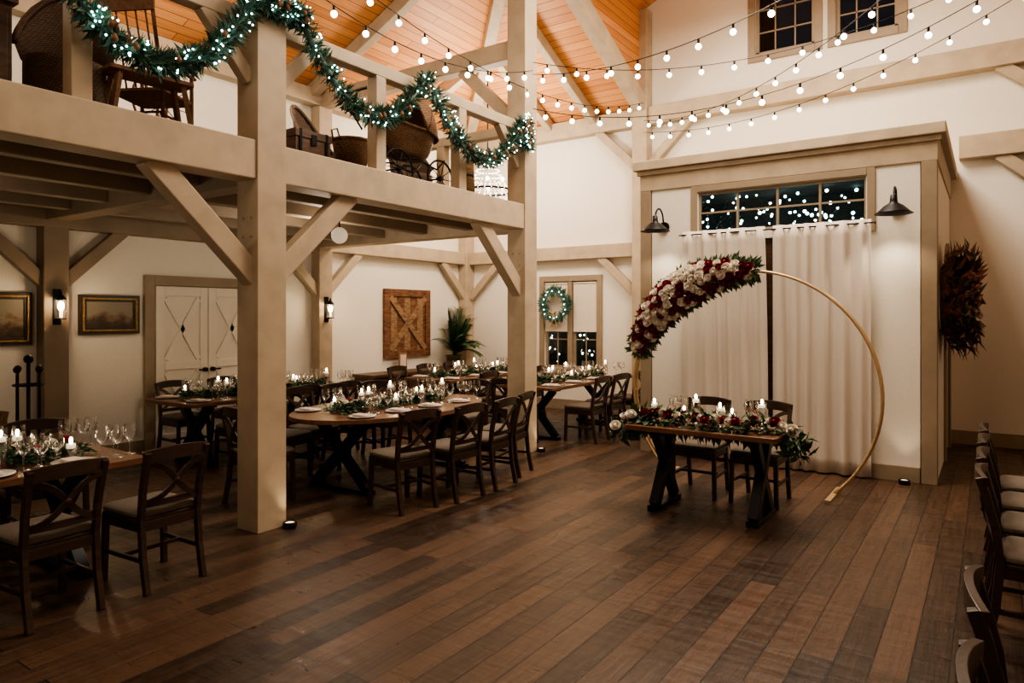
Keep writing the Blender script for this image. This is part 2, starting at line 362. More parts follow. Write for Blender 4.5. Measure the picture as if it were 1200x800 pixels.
# ------------------------------------------------------------------ vestibule
VU=8.26; V0=.45; V1=3.67
m=MB()
hole=(1.09,2.93,2.72,3.22); dhole=(1.20,2.90,0,2.62)
wallpieces(m,VU,'u',V0+.14,V1-.14,0,3.3,[hole,dhole],.12)
m.bx(VU+.12,UB,V1-.12,V1,0,3.3)
wallpieces(m,V0,'v',VU+.14,UB-.01,0,3.3,[(9.75,10.7,0,2.15)],.12)
ca,ra=10.225,.475
m.obj('wall_vestibule',WALL)
m=MB(); m.bx(VU-.02,UB-.01,V0-.02,V1+.02,3.3,3.58,0); m.bx(VU-.09,UB-.01,V0-.09,V1+.09,3.56,3.68,0); m.bx(VU-.05,VU-.02,V0-.05,V1+.05,3.5,3.56,0); m.obj('vestibule_cornice_beam',TIM,bevel=.01)
m=MB()
for a in(V0-.01,V1-.13): m.bx(VU-.025,VU+.14,a,a+.14,.0,3.3)
m.bx(VU-.02,VU-.001,1.0,1.08,2.62,3.3); m.bx(VU-.02,VU-.001,2.94,3.02,2.62,3.3); m.bx(VU-.02,VU-.001,1.081,2.939,3.225,3.3)
m.bx(VU-.03,VU-.001,V0+.14,1.1,0,.16);m.bx(VU-.03,VU-.001,2.92,V1-.14,0,.16)
m.bx(9.64,9.75,V0-.03,V0-.001,0,2.15); m.bx(10.7,10.81,V0-.03,V0-.001,0,2.15)
m.tube([(ca+(ra+.055)*math.cos(t),V0-.016,2.15+.42*math.sin(t)) for t in [pi*i/20 for i in range(21)]],.01,rect=(.11,.028),up=(0,1,0))
m.obj('trim_1',TRIM,bevel=.004)
# dark glazed double door behind the curtains
for k,(a,b) in enumerate(((1.205,2.045),(2.055,2.895))):
    m=MB(); m.bx(VU+.04,VU+.08,a,a+.1,.01,2.61); m.bx(VU+.04,VU+.08,b-.1,b,.01,2.61); m.bx(VU+.04,VU+.08,a+.1,b-.1,.01,.3); m.bx(VU+.04,VU+.08,a+.1,b-.1,2.5,2.61)
    m.bx(VU+.045,VU+.075,a+.1,b-.1,1.05,1.13); m.bx(VU+.055,VU+.062,a+.1,b-.1,.3,2.5,1)
    m.obj('door_%d'%(k+3),[ANT,WGL],bevel=.004)
m=MB()
m.bx(VU+.02,VU+.06,1.09,2.93,2.72,2.75);m.bx(VU+.02,VU+.06,1.09,2.93,3.19,3.22)
for i in range(5): a=1.09+.455*i; m.bx(VU+.02,VU+.06,a-.005 if i else a,a+.02,2.75,3.19)
m.bx(VU+.025,VU+.055,1.09,2.93,2.96,2.98)
m.bx(VU+.035,VU+.04,1.1,2.92,2.73,3.21,1)
m.obj('window_1',[TRIM,WGL])
m=MB(); m.bx(VU+1.3,VU+1.35,V0+.13,V1-.13,0.0,3.29); m.bx(VU+.13,VU+1.3,V0+.13,V1-.13,3.27,3.295); m.obj('vestibule_dark_backing',DARKG)  # added dark backing sheets, painting the vestibule's unlit inside
def fairybox(name,x0,x1,y0,y1,z0,z1,n,r,mats=(FAIRY,FAIRYW)):
    m=MB()
    pts=[]
    for i in range(n):
        p=Vector((random.uniform(x0,x1),random.uniform(y0,y1),random.uniform(z0,z1)));pts.append(p)
        m.sphere(p,r*random.uniform(.6,1.3),random.choice((0,0,1)),8,5)
    pts.sort(key=lambda p:p.y+p.z*.3)
    m.tube(pts,.003,4,2); m.obj(name,[mats[0],mats[1],IRON])
fairybox('fairy_lights',VU+.3,VU+1.2,1.0,3.3,2.66,3.24,110,.016)
def curtain(v0,v1,top,bot,ph):
    m=MB(); nx=140;nz=18;vs=[]
    for j in range(nz+1):
        t=j/nz; z=top+(bot-top)*t
        for i in range(nx+1):
            a=i/nx; v=v0+(v1-v0)*a + .012*math.sin(a*13+ph)*t
            amp=.022+.022*t
            w=math.sin(a*2*pi*6+ph+1.3*math.sin(a*9+ph)+.35*t)
            w=math.copysign(abs(w)**.8,w)
            u=VU-.12+amp*w*(.55+.45*math.sin(a*5+ph*2)**2)+.008*math.sin(a*67+t)*(1-.5*t)
            if v0>2: v+=.05*(1-t)**2*(1-a)
            vs.append((u,v,z))
    m.add(vs,[(j*(nx+1)+i,j*(nx+1)+i+1,(j+1)*(nx+1)+i+1,(j+1)*(nx+1)+i) for j in range(nz) for i in range(nx)],0,True)
    o=m.obj('curtain_panel',CURT); s=o.modifiers.new('s','SOLIDIFY'); s.thickness=.006
curtain(1.03,2.025,2.74,.02,0); curtain(2.06,3.08,2.74,.05,2)
m=MB(); m.cyl((VU-.12,.98,2.70),(VU-.12,3.13,2.70),.008); 
for v in(1.0,2.05,3.11): m.cyl((VU-.12,v,2.70),(VU-.0,v,2.70),.006)
m.obj('curtain_rod',IRON)

def barn_light(v):
    m=MB(); z=2.83; x=VU
    m.cyl((x-.03,v,z),(x-.001,v,z),.065,n=20)
    pts=[(x-.03,v,z)]
    for i in range(13):
        t=pi*i/12; pts.append((x-.03-.13+.13*math.cos(t)-.02,v,z+.05+.16*math.sin(t)))
    m.tube(pts,.011,8)
    cx=x-.31; zz=z+.05
    m.lathe([(.0,.06),(.03,.06),(.035,0),(.04,-.02),(.09,-.05),(.15,-.11),(.18,-.13),(.173,-.13),(.14,-.11),(.05,-.045),(0,-.04)],(cx,v,zz),0,28)
    m.sphere((cx,v,zz-.07),.028,1,10,8)
    m.obj('barn_wall_light',[IRON,BULBS],bevel=0)
barn_light(.80);barn_light(3.36)

def winframe(m,a0,a1,z0,z1,cols,rows,x=UB):
    m.bx(x+.04,x+.08,a0,a1,z0,z0+.05,0);m.bx(x+.04,x+.08,a0,a1,z1-.05,z1,0);m.bx(x+.04,x+.08,a0,a0+.05,z0,z1,0);m.bx(x+.04,x+.08,a1-.05,a1,z0,z1,0)
    for i in range(1,cols): a=a0+(a1-a0)*i/cols; m.bx(x+.05,x+.07,a-.01,a+.01,z0,z1,0)
    for i in range(1,rows): z=z0+(z1-z0)*i/rows; m.bx(x+.05,x+.07,a0,a1,z-.01,z+.01,0)
    m.bx(x+.055,x+.06,a0,a1,z0,z1,1)
def casing(m,a0,a1,z0,z1,w,x=UB):
    m.bx(x-.03,x-.001,a0-w,a0,z0-w,z1+w);m.bx(x-.03,x-.001,a1,a1+w,z0-w,z1+w);m.bx(x-.03,x-.001,a0,a1,z1,z1+w);m.bx(x-.045,x-.001,a0,a1,z0-w,z0)
for k,(a0,a1,z0,z1) in enumerate(winU):
    m=MB(); winframe(m,a0,a1,z0,z1,3,3); casing(m,a0,a1,z0,z1,.11); m.obj('window_%d'%(k+2),[TRIM,WGL])
m=MB(); a0,a1,z0,z1=winA; mid=(a0+a1)/2
winframe(m,a0,mid-.04,z0,z1,2,3);winframe(m,mid+.04,a1,z0,z1,2,3);m.bx(UB-.02,UB+.1,mid-.04,mid+.04,z0,z1,0);casing(m,a0,a1,z0,z1,.1)
m.obj('window_4',[TRIM,WGL])
m=MB()
for p,q in((a0+.02,mid-.06),(mid+.06,a1-.02)): m.bx(UB+.005,UB+.012,p,q,1.45,z1-.02); m.cyl((UB+.01,p,z1-.04),(UB+.01,q,z1-.04),.02); m.bx(UB+.0,UB+.016,p,q,1.43,1.45)
m.obj('roller_blind',SHADE)
fairybox('fairy_lights',UB+.3,UB+.9,5.5,7.6,.8,1.4,34,.018)
m=MB(); m.bx(UB+1.2,UB+1.25,3,9.5,-.1,7.2); m.obj('night_backdrop',DARKG)  # near-black sheet painted as the night darkness beyond the window

def dleaf(u0,u1,name,knob):
    m=MB(); y=WL
    m.bx(u0,u1,y-.035,y-.002,.02,2.1,0)
    w=.11
    for a,b,c,d in((u0,u0+w,.02,2.1),(u1-w,u1,.02,2.1),(u0+w,u1-w,1.98,2.1),(u0+w,u1-w,.02,.2),(u0+w,u1-w,1.02,1.12)): m.bx(a,b,y-.055,y-.035,c,d,0)
    a0,a1=u0+w,u1-w
    for z0,z1 in((.2,1.02),(1.12,1.98)):
        m.beam((a0+.02,y-.045,z0+.03),(a1-.02,y-.045,z1-.03),.02,.07); m.beam((a0+.02,y-.045,z1-.03),(a1-.02,y-.045,z0+.03),.02,.07)
    k=u1-.05 if knob else u0+.05
    m.cyl((k,y-.056,1.0),(k,y-.10,1.0),.03,n=14,mat=1); m.cyl((k,y-.1,1.0),(k+(-.1 if knob else .1),y-.1,1.0),.011,mat=1)
    m.obj(name,[DOORW,IRON],bevel=.004)
dleaf(4.70,5.41,'door_1',True);dleaf(5.42,6.13,'door_2',False)
m=MB(); m.bx(4.57,4.69,WL-.05,WL-.002,0,2.24);m.bx(6.14,6.26,WL-.05,WL-.002,0,2.24);m.bx(4.69,6.14,WL-.05,WL-.002,2.11,2.24);m.obj('trim_2',TRIM,bevel=.005)
m=MB()
for a,b in((UF,3.36),(3.64,4.56),(6.27,7.18),(7.46,UB-.28)): m.bx(a,b,WL-.025,WL-.002,0,.16)
m.obj('baseboard_left',TRIM)
m=MB(); m.bx(UB-.025,UB-.002,-.88,V0-.02,0,.18); m.bx(UB-.025,UB-.002,LV+.14,WL-.21,0,.18); m.bx(UB-.025,UB-.002,WR,-1.16,0,.18); m.obj('baseboard_back',TRIM)

def painting(u0,u1,z0,z1,mat):
    m=MB(); y=WL-.003; w=.075
    m.bx(u0+w*.8,u1-w*.8,y-.03,y-.02,z0+w*.8,z1-w*.8,1)
    for k,(o,d,ww) in enumerate(((0,.045,.045),(.035,.06,.02),(.05,.04,.03))):
        a,b,c,e=u0+o,u1-o,z0+o,z1-o; mt=0 if k!=1 else 2
        m.bx(a,a+ww,y-d,y,c,e,mt);m.bx(b-ww,b,y-d,y,c,e,mt);m.bx(a+ww,b-ww,y-d,y,c,c+ww,mt);m.bx(a+ww,b-ww,y-d,y,e-ww,e,mt)
    m.obj('framed_painting',[FRD,mat,GILT],bevel=.004)
painting(3.80,4.50,1.50,1.97,PAINT1);painting(2.62,3.32,1.40,1.98,PAINT2)

def sconce(u):
    m=MB(); y=WL-.2
    m.bx(u-.04,u+.04,y-.015,y,1.62,2.02,0); m.cyl((u,y-.01,1.68),(u,y-.09,1.68),.01)
    m.lathe([(0,0),(.06,0),(.06,.012),(.02,.02)],(u,y-.1,1.68),0,16)
    m.cyl((u,y-.1,1.69),(u,y-.1,1.80),.018,mat=3)
    m.lathe([(.055,.01),(.058,.12),(.05,.22)],(u,y-.1,1.68),1,18)
    m.sphere((u,y-.1,1.83),.034,2,10,8,(1,1,1.7))
    m.lathe([(.06,.22),(.05,.24),(.015,.28),(.012,.31),(0,.32)],(u,y-.1,1.68),0,16)
    m.obj('wall_sconce',[IRON,GLASS,BULBS,CAND])
sconce(3.5);sconce(7.32)

m=MB(); u0,u1,z0,z1=8.75,9.95,.97,2.2; y=WL-.003
for i in range(7): a=u0+(u1-u0)*i/7; m.bx(a+.004,a+(u1-u0)/7-.004,y-.03,y,z0,z1,i%2)
for a,b,c,d in((u0,u0+.13,z0,z1),(u1-.13,u1,z0,z1),(u0+.13,u1-.13,z0,z0+.13),(u0+.13,u1-.13,z1-.13,z1)): m.bx(a,b,y-.06,y-.03,c,d,0)
m.beam((u0+.14,y-.05,z0+.14),(u1-.14,y-.05,z1-.14),.035,.11,1); m.beam((u0+.14,y-.045,z1-.14),(u1-.14,y-.045,z0+.14),.035,.11,1)
m.obj('rustic_barn_door_decor',[BARN,BARN2],bevel=.004)
m=MB(); m.bx(8.0,10.75,WL-.55,WL-.04,.70,.75); m.bx(8.05,10.7,WL-.50,WL-.05,.12,.70)
for i in range(5): a=8.08+.53*i; m.bx(a,a+.48,WL-.52,WL-.50,.18,.66); m.sphere((a+.42,WL-.535,.45),.018,1,8,6)
for a in(8.07,10.62):
    for b in(WL-.48,WL-.1): m.bx(a,a+.05,b,b+.05,0,.12)
m.obj('sideboard',[ANT,IRON],bevel=.005)
m=MB(); m.box((0,0,.16),(.22,.02,.3),0); m.box((0,-.012,.16),(.16,.004,.24),1); m.beam((0,.01,.25),(0,.1,.0),.03,.01)
m.obj('picture_frame',[BARN2,NAP],(9.05,WL-.2,.752),.1)

# ------------------------------------------------------------------ furniture meshes
def chair_mesh():
    m=MB()
    for s in(-1,1):
        m.tube([(s*.195,.19,.44),(s*.2,.195,.2),(s*.205,.2,0)],0,rect=(.036,.036),up=(0,1,0))
        m.tube([(s*.19,-.27,0),(s*.19,-.225,.22),(s*.19,-.205,.45),(s*.192,-.225,.62),(s*.196,-.27,.80),(s*.198,-.295,.88)],0,rect=(.034,.04),up=(0,1,0))
        m.beam((s*.2,.195,.2),(s*.19,-.225,.2),.02,.028)
        m.beam((s*.197,.19,.405),(s*.19,-.2,.405),.022,.06)
    m.beam((-.2,.0,.2),(.2,.0,.2),.02,.026)
    m.beam((-.2,.195,.405),(.2,.195,.405),.022,.06); m.beam((-.19,-.205,.405),(.19,-.205,.405),.022,.06)
    top=[(x,-.275-.03*(1-(x/.2)**2),.845+.018*(1-(x/.2)**2)) for x in [-.213+.426*i/10 for i in range(11)]]
    m.tube(top,0,rect=(.026,.085),up=(0,0,1))
    low=[(x,-.212-.02*(1-(x/.2)**2),.545) for x in [-.19+.38*i/8 for i in range(9)]]
    m.tube(low,0,rect=(.02,.04),up=(0,0,1))
    for s in(-1,1):
        pts=[]
        for i in range(11):
            t=i/10; x=s*(-.185+.37*t); z=.555+.25*t-.03*math.sin(pi*2*t)
            y=-.212-.065*t-.03*(1-(x/.2)**2)-.006*s; pts.append((x,y,z))
        m.tube(pts,0,rect=(.014,.036),up=(0,-.2,1))
    m.sphere((0,-.285,.68),.02,0,8,6,(1,.5,1))
    out=rr2(-.215,.215,-.2,.235,.05,5); m.slab(out,.43,.455,.006,0)
    n=len(out)
    def ring(k,z): return [(x*k,.0175+(y-.0175)*k,z) for x,y in out]
    R=[ring(.93,.455),ring(.99,.468),ring(.98,.487),ring(.88,.502),ring(.6,.51),ring(.2,.513)]
    vs=sum(R,[]);fs=[(j*n+i,j*n+(i+1)%n,(j+1)*n+(i+1)%n,(j+1)*n+i) for j in range(5) for i in range(n)]
    fs.append(tuple(5*n+i for i in range(n))); m.add(vs,fs,1,True)
    return m.mesh('dining_chair',[CHW,CUSH])
CH=chair_mesh()
def chair(u,v,face,j=.06):
    r={'+v':0,'-v':pi,'-u':pi/2,'+u':-pi/2}.get(face,face)+random.uniform(-j,j)
    place('dining_chair',CH,(u,v,0),r,.003)

def table_mesh(name,L,W,oval=False,legoff=.38):
    m=MB()
    if oval:
        out=[(L/2*math.cos(2*pi*i/72),W/2*math.sin(2*pi*i/72)) for i in range(72)]
    else: out=rr2(-L/2,L/2,-W/2,W/2,.03,3)
    m.slab(out,.715,.76,.006,0)
    for s in(-1,1):
        x=s*(L/2-legoff); hw=W/2-.12
        if oval: hw=.42
        m.bx(x-.05,x+.05,-hw,hw,0.0,.045,1); m.bx(x-.05,x+.05,-hw,hw,.68,.715,1)
        m.beam((x,-hw+.05,.045),(x,hw-.09,.68),.075,.085,1); m.beam((x,hw-.05,.045),(x,-hw+.09,.68),.085,.085,1)
    return m.mesh(name,[WOODT,BLK])
TS=table_mesh('t1',1.30,.80,False,.22); TL=table_mesh('t2',2.5,.95,False,.35); TO=table_mesh('t3',2.45,1.5,True,.5)
def table(me,u,v,along='u',name='dining_table'):
    o=place(name,me,(u,v,0),0 if along=='u' else pi/2,.004); return o

m=MB(); m.lathe([(0,0),(.036,0),(.036,.003),(.006,.008),(.005,.02),(.005,.085),(.012,.095),(.038,.12),(.044,.15),(.041,.18),(.035,.21)],(0,0,0),0,16); WG=m.mesh('wine_glass',[GLASS])
def candm(h):
    m=MB(); m.lathe([(0,.002),(.040,.002),(.040,h)],(0,0,0),0,16); m.lathe([(.036,h),(.040,h)],(0,0,0),0,16)
    zz=h-.045; m.lathe([(0,zz),(.026,zz),(.029,zz+.012),(.026,zz+.028),(0,zz+.028)],(0,0,0),1,14)
    m.sphere((0,0,zz+.052),.012,2,8,6,(1,1,2)); return m.mesh('candle_holder',[GLASS,CAND,FLAME])
CM=[candm(.12),candm(.17),candm(.22)]
m=MB(); m.lathe([(0,.004),(.08,.004),(.13,.016),(.13,.02),(.08,.01),(0,.01)],(0,0,0),0,28)
m.slab(rr2(-.05,.05,-.09,.09,.01,2),.02,.032,.004,1); PL=m.mesh('dinner_plate',[PLATE,NAP])
Z=.761
def garland_run(name,path,n,rad,rosen=0,leafL=.085,flat=True,rr=.036,skew=None):
    m=MB(); N=len(path)-1; mats=[LEAF,LEAF2,ROSEW,ROSER,BARK]
    path=[Vector(p) for p in path]
    def at(t):
        k=min(int(t*N),N-1); f=t*N-k; return path[k].lerp(path[k+1],f),(path[k+1]-path[k]).normalized()
    m.tube(path,.008,5,4)
    for i in range(n):
        p,d=at(random.random()); a=random.uniform(0,pi) if flat else random.uniform(0,2*pi)
        side=d.cross(Vector((0,0,1)))
        if side.length<.1: side=Vector((0,1,0))
        side.normalize(); upv=side.cross(d)
        o=side*math.cos(a)+upv*math.sin(a)*(.5 if flat else .8)
        q=p+o*rad*random.uniform(.1,.8); dr=o+d*random.uniform(-1,1)+rnd(.3)
        if flat and q.z+dr.normalized().z*leafL<path[0].z-.005 and abs(p.z-path[0].z)<.01: dr.z=abs(dr.z)*.2
        m.leaf(q,dr,upv+rnd(.6),leafL*random.uniform(.7,1.3),leafL*.42,random.choice((0,0,1)))
    for i in range(rosen):
        p,d=at((i+random.uniform(.2,.8))/rosen); side=d.cross(Vector((0,0,1))).normalized() if abs(d.z)<.9 else Vector((0,1,0))
        if skew: o=Vector(skew)*random.uniform(-.1,1.0)*rad+side*random.uniform(-.2,.2)*rad; nn=Vector(skew)*.7+Vector((0,0,.8))+rnd(.4)
        else: o=side*random.uniform(-.7,.7)*rad; nn=Vector((0,0,1))+rnd(.5)
        m.rose(p+o+Vector((0,0,rad*.62)),nn,rr*random.uniform(.85,1.2),2+(i%2) if random.random()<.7 else random.choice((2,3)))
    return m.obj(name,mats)
def dress(u0,u1,vc,W,rosen=6,ng=None):
    n=int((u1-u0)*420)
    garland_run('greenery_garland',[(u0+.15+(u1-u0-.3)*i/8,vc+.04*math.sin(i*1.7),Z+.012) for i in range(9)],n,.14,rosen)
    k=ng or int((u1-u0)/.55)
    for i in range(k):
        a=u0+.22+(u1-u0-.5)*i/max(1,k-1)
        for s in(-1,1):
            for da,dv in((.12,.2),(.22,.25),(.17,.33),(.30,.19)):
                if W<1 and dv>.3: dv=.13; da=.19
                place('wine_glass',WG,(a+da,vc+s*(W/2-dv),Z))
            place('dinner_plate',PL,(a-.07,vc+s*(W/2-.16),Z-.002))
    for i in range(k*2):
        a=u0+.28+(u1-u0-.56)*i/(k*2-1); place('candle_holder',CM[(i*5)%3],(a-.02,vc+random.uniform(.10,.16)*(-1)**i,Z-.001))

# sweetheart table
table(TS,6.02,2.02,'v','sweetheart_table')
u=5.82
path=[(u+.05,2.84,.60),(u+.03,2.74,.73),(u,2.6,Z+.015)]+[(u+.03*math.sin(i),2.5-.13*i,Z+.015) for i in range(8)]+[(u+.1,1.42,Z+.015),(u+.15,1.31,.72),(u+.16,1.28,.56)]
garland_run('greenery_garland',path,1300,.13,28,.095,False,rr=.043,skew=(-1,0,0))
for i,(v,uu) in enumerate(((2.55,6.02),(2.27,6.03),(2.20,6.14),(1.95,6.05),(1.86,6.10),(1.60,6.08))): place('candle_holder',CM[(i*2+1)%3],(uu,v,Z-.001))
for v in(2.36,2.46,2.41): place('wine_glass',WG,(6.22+abs(v-2.41),v,Z))
for v in(1.72,1.78): place('wine_glass',WG,(6.25+v-1.7,v,Z))
for v in(2.33,1.76): chair(6.62,v,'-u')
table(TO,5.42,5.28,'u'); dress(4.45,6.4,5.28,1.1,10,4)
for u_,v_,r in((4.62,4.40,-.22),(5.15,4.28,-.05),(5.70,4.28,.05),(6.24,4.42,.22)): chair(u_,v_,r,.03)
for u_,v_,r in((4.65,6.14,pi+.22),(5.15,6.26,pi),(5.70,6.26,pi),(6.2,6.14,pi-.22)): chair(u_,v_,r,.03)
chair(6.85,5.45,pi/2); chair(3.98,5.55,-pi/2-.1)
table(TL,1.25,5.22,'u'); dress(.1,2.45,5.22,.95,16,5)
for u_ in(.7,1.78,2.42): chair(u_,4.55,'+v')
for u_ in(1.2,1.8,2.35): chair(u_,5.93,'-v')
table(TL,5.45,7.6,'u'); dress(4.25,6.65,7.6,.95,4)
for u_ in(4.75,5.4,6.05): chair(u_,6.98,'+v'); 
for u_ in(4.8,5.5,6.2): chair(u_,8.25,'-v')
table(TL,9.15,5.25,'u'); dress(7.95,10.35,5.25,.95,6)
for u_ in(8.5,9.1,9.8): chair(u_,4.62,'+v')
chair(7.72,5.25,'+u')
table(TL,9.2,7.05,'u'); dress(8.0,10.4,7.05,.95,4)
for u_ in(8.3,9.0,9.7): chair(u_,6.40,'+v'); chair(u_,7.72,'-v')
for c,us in((5.5,(4.55,5.15,5.75,6.35)),(2.0,(1.95,2.6,))):
    table(TL,c,-.70,'u'); dress(c-1.2,c+1.2,-.70,.95,4)
    for u_ in us: chair(u_,-.25,'-v')

# ------------------------------------------------------------------ hoop arch
HU=7.25;VC=2.06;R=1.24;ZC=.94
m=MB(); th0=-math.asin((ZC-.02)/R)
for du in(-.035,.035):
    pts=[(HU+du,VC+R*math.cos(t),ZC+R*math.sin(t)) for t in [th0+(pi-2*th0)*i/72 for i in range(73)]]
    m.tube(pts,.014,8,0,up=(1,0,0))
for i in range(0,73,6):
    t=th0+(pi-2*th0)*i/72; m.cyl((HU-.035,VC+R*math.cos(t),ZC+R*math.sin(t)),(HU+.035,VC+R*math.cos(t),ZC+R*math.sin(t)),.008)
for s in(-1,1):
    v=VC+s*R*math.cos(th0); m.bx(HU-.36,HU+.25,v-.025,v+.025,0,.025)
m.obj('hoop_arch',GOLD)
m=MB()
def hp(t,r=R): return Vector((HU-.03,VC+r*math.cos(t),ZC+r*math.sin(t)))
CTR=Vector((HU-.03,VC,ZC))
def wid(a): return .19*math.sin(pi*min(1,max(0,a*.9+.06)))**.7
for i in range(850):
    a=random.random(); t=math.radians(17+78*a); w=wid(a)+.025
    rad=(hp(t)-CTR).normalized(); k=random.uniform(-1,1)
    o=rad*k*w+Vector((-(1-k*k)**.5*random.uniform(-.2,.75),0,0))*w
    d=rad*k*1.3+rnd(.5)+Vector((random.uniform(-.7,.2),-math.sin(t)*(1 if a>.5 else -1),math.cos(t)*(1 if a>.5 else -1)))*random.uniform(-.1,.9)
    m.leaf(hp(t)+o*.85,d,(-1,0,0),random.uniform(.07,.12),.04,random.choice((0,0,1)))
pl=[]
tries=0
while len(pl)<128 and tries<9000:
    tries+=1
    a=random.random(); t=math.radians(20+72*a); w=wid(a)
    rad=(hp(t)-CTR).normalized(); k=random.uniform(-1,1)
    o=rad*k*w+Vector((-((1-k*k)**.5)*w*.75-.055,0,0)); p=hp(t)+o
    if any((p-q).length<.062 for q in pl): continue
    pl.append(p); m.rose(p,o.normalized()+Vector((-.4,0,0))+rnd(.2),random.uniform(.038,.056),2 if random.random()<.52 else 3)
m.obj('rose_floral_spray',[LEAF,LEAF2,ROSEW,ROSER])

m=MB(); cu,cz=9.02,1.90
for i in range(620):
    t=random.uniform(0,2*pi); rr_=random.uniform(.22,.52); p=Vector((cu+rr_*math.cos(t),V0-.03-random.uniform(.0,.28),cz+rr_*math.sin(t)))
    d=Vector((math.cos(t),random.uniform(-1.2,-.1),math.sin(t)))+rnd(.5); d.y=min(d.y,-.02)
    m.leaf(p,d,(0,-1,0),random.uniform(.14,.22),.085,random.choice((0,0,0,1)),.2)
m.tube([(cu+.36*math.cos(2*pi*i/24),V0-.06,cz+.36*math.sin(2*pi*i/24)) for i in range(24)],.05,8,2,closed=True,up=(0,1,0))
m.obj('magnolia_wreath',[MAG,MAG2,BARK])
m=MB(); cv,cz,ru=6.62,1.93,.25
for i in range(560):
    t=random.uniform(0,2*pi);p=Vector((UB-.10,cv+ru*math.cos(t),cz+ru*math.sin(t)))+rnd(.03)
    m.leaf(p,Vector((random.uniform(-.8,.0),math.cos(t)*random.uniform(-1,1.4),math.sin(t)*random.uniform(-1,1.4)))+rnd(.3),(-1,0,0),.12,.022,0)
m.tube([(UB-.1,cv+ru*math.cos(2*pi*i/24),cz+ru*math.sin(2*pi*i/24)) for i in range(24)],.03,8,0,closed=True,up=(1,0,0))
for i in range(16): t=2*pi*i/16; m.sphere((UB-.17,cv+ru*math.cos(t)+random.uniform(-.04,.04),cz+ru*math.sin(t)),.009,1,6,4)
for s in(-1,1):
    m.tube([(UB-.16,cv,cz-.18),(UB-.19,cv+s*.07,cz-.12),(UB-.17,cv+s*.1,cz-.18),(UB-.16,cv,cz-.2)],0,rect=(.05,.006),mat=2); m.beam((UB-.16,cv,cz-.18),(UB-.15,cv+s*.06,cz-.42),.05,.006,2)
m.obj('evergreen_wreath',[PINE,FAIRY,RIB])

def swag(pts):
    out=[]
    for (a,za),(b,zb),sag in pts:
        for i in range(15):
            t=i/15; out.append((a+(b-a)*t,LV-.17,za+(zb-za)*t-sag*4*t*(1-t)))
    (a,za),(b,zb),sag=pts[-1]; out.append((b,LV-.17,zb)); return out
def pine_garland(path,dens):
    m=MB(); path=[Vector(p) for p in path]; L=sum((path[i+1]-path[i]).length for i in range(len(path)-1)); n=int(L*dens)
    m.tube(path,.03,6,0)
    for i in range(n):
        f=random.random()*(len(path)-1);k=int(f);p=path[k].lerp(path[k+1],f-k);d=(path[k+1]-path[k]).normalized()
        s=d.cross(Vector((0,1,0))).normalized();a=random.uniform(0,2*pi);o=s*math.cos(a)+Vector((0,-1,0))*math.sin(a)
        if o.y>.3:o.y=.3
        m.leaf(p+o*.02,o+d*random.uniform(-.6,.9)+rnd(.2),rnd(),random.uniform(.07,.14),.014 if random.random()<.75 else .04,random.choice((0,0,1,4)) if random.random()<.5 else 0,.05)
    for i in range(int(L*42)):
        f=random.random()*(len(path)-1);k=int(f);p=path[k].lerp(path[k+1],f-k)
        a=random.uniform(0,2*pi); m.sphere(p+Vector((.08*math.cos(a),-.05-.05*random.random(),.08*math.sin(a))),.0075,2,6,4)
    for i in range(int(L*7)):
        f=random.random()*(len(path)-1);k=int(f);p=path[k].lerp(path[k+1],f-k)+Vector((random.uniform(-.05,.05),-.09,random.uniform(-.05,.05)))
        m.lathe([(0,-.03),(.014,-.026),(.024,-.008),(.018,.012),(.006,.03),(0,.034)],p,3,8)
    m.obj('lit_evergreen_garland',[PINE,LEAF,FAIRY,BARK,LEAF2])
pine_garland(swag([((.6,4.1),(1.75,4.12),.45),((1.75,4.12),(3.3,4.16),.68)]),900)
pine_garland(swag([((3.3,4.2),(3.75,4.2),0),((3.75,4.2),(5.32,4.17),.62),((5.32,4.17),(7.1,4.12),.66),((7.1,4.12),(7.15,3.8),0)]),900)

def strand(m,a,b,sag,sp=.37):
    a=Vector(a);b=Vector(b);L=(b-a).length;n=32
    f=lambda t:a.lerp(b,t)-Vector((0,0,sag*4*t*(1-t)))
    m.tube([f(i/n) for i in range(n+1)],.005,5,0)
    k=int(L/sp)
    for i in range(k):
        p=f((i+.5)/k); m.cyl(p,p-Vector((0,0,.05)),.012,n=8,mat=0); m.sphere(p-Vector((0,0,.075)),.030,1,10,8)
m=MB()
P1=(3.55,LV-.16,4.55);P2=lambda z:(7.32,LV-.16,z);P3=lambda z:(UB-.28,LV-.1,z)
strand(m,P2(4.32),(7.5,-1.2,5.25),.75)
strand(m,P2(4.9),(9.5,-1.2,6.1),.7)
strand(m,P2(4.75),(5.4,-1.2,5.3),.6)
strand(m,P3(5.0),(5.6,-1.2,5.6),.75)
strand(m,(3.6,LV-.16,4.9),P3(5.3),.55)
strand(m,P1,P2(4.8),.3)
strand(m,P3(4.8),(9.0,-1.2,5.6),.55)
strand(m,(3.6,LV-.16,4.7),(9.5,-1.2,5.9),.5)
m.obj('string_lights',[IRON,BULB])
for u_ in(5.4,7.5,9.5):
    m=MB(); m.bx(u_-.12,u_+.12,-1.44,-1.2,0,6.5); m.obj('timber_post',TIM,bevel=.012)

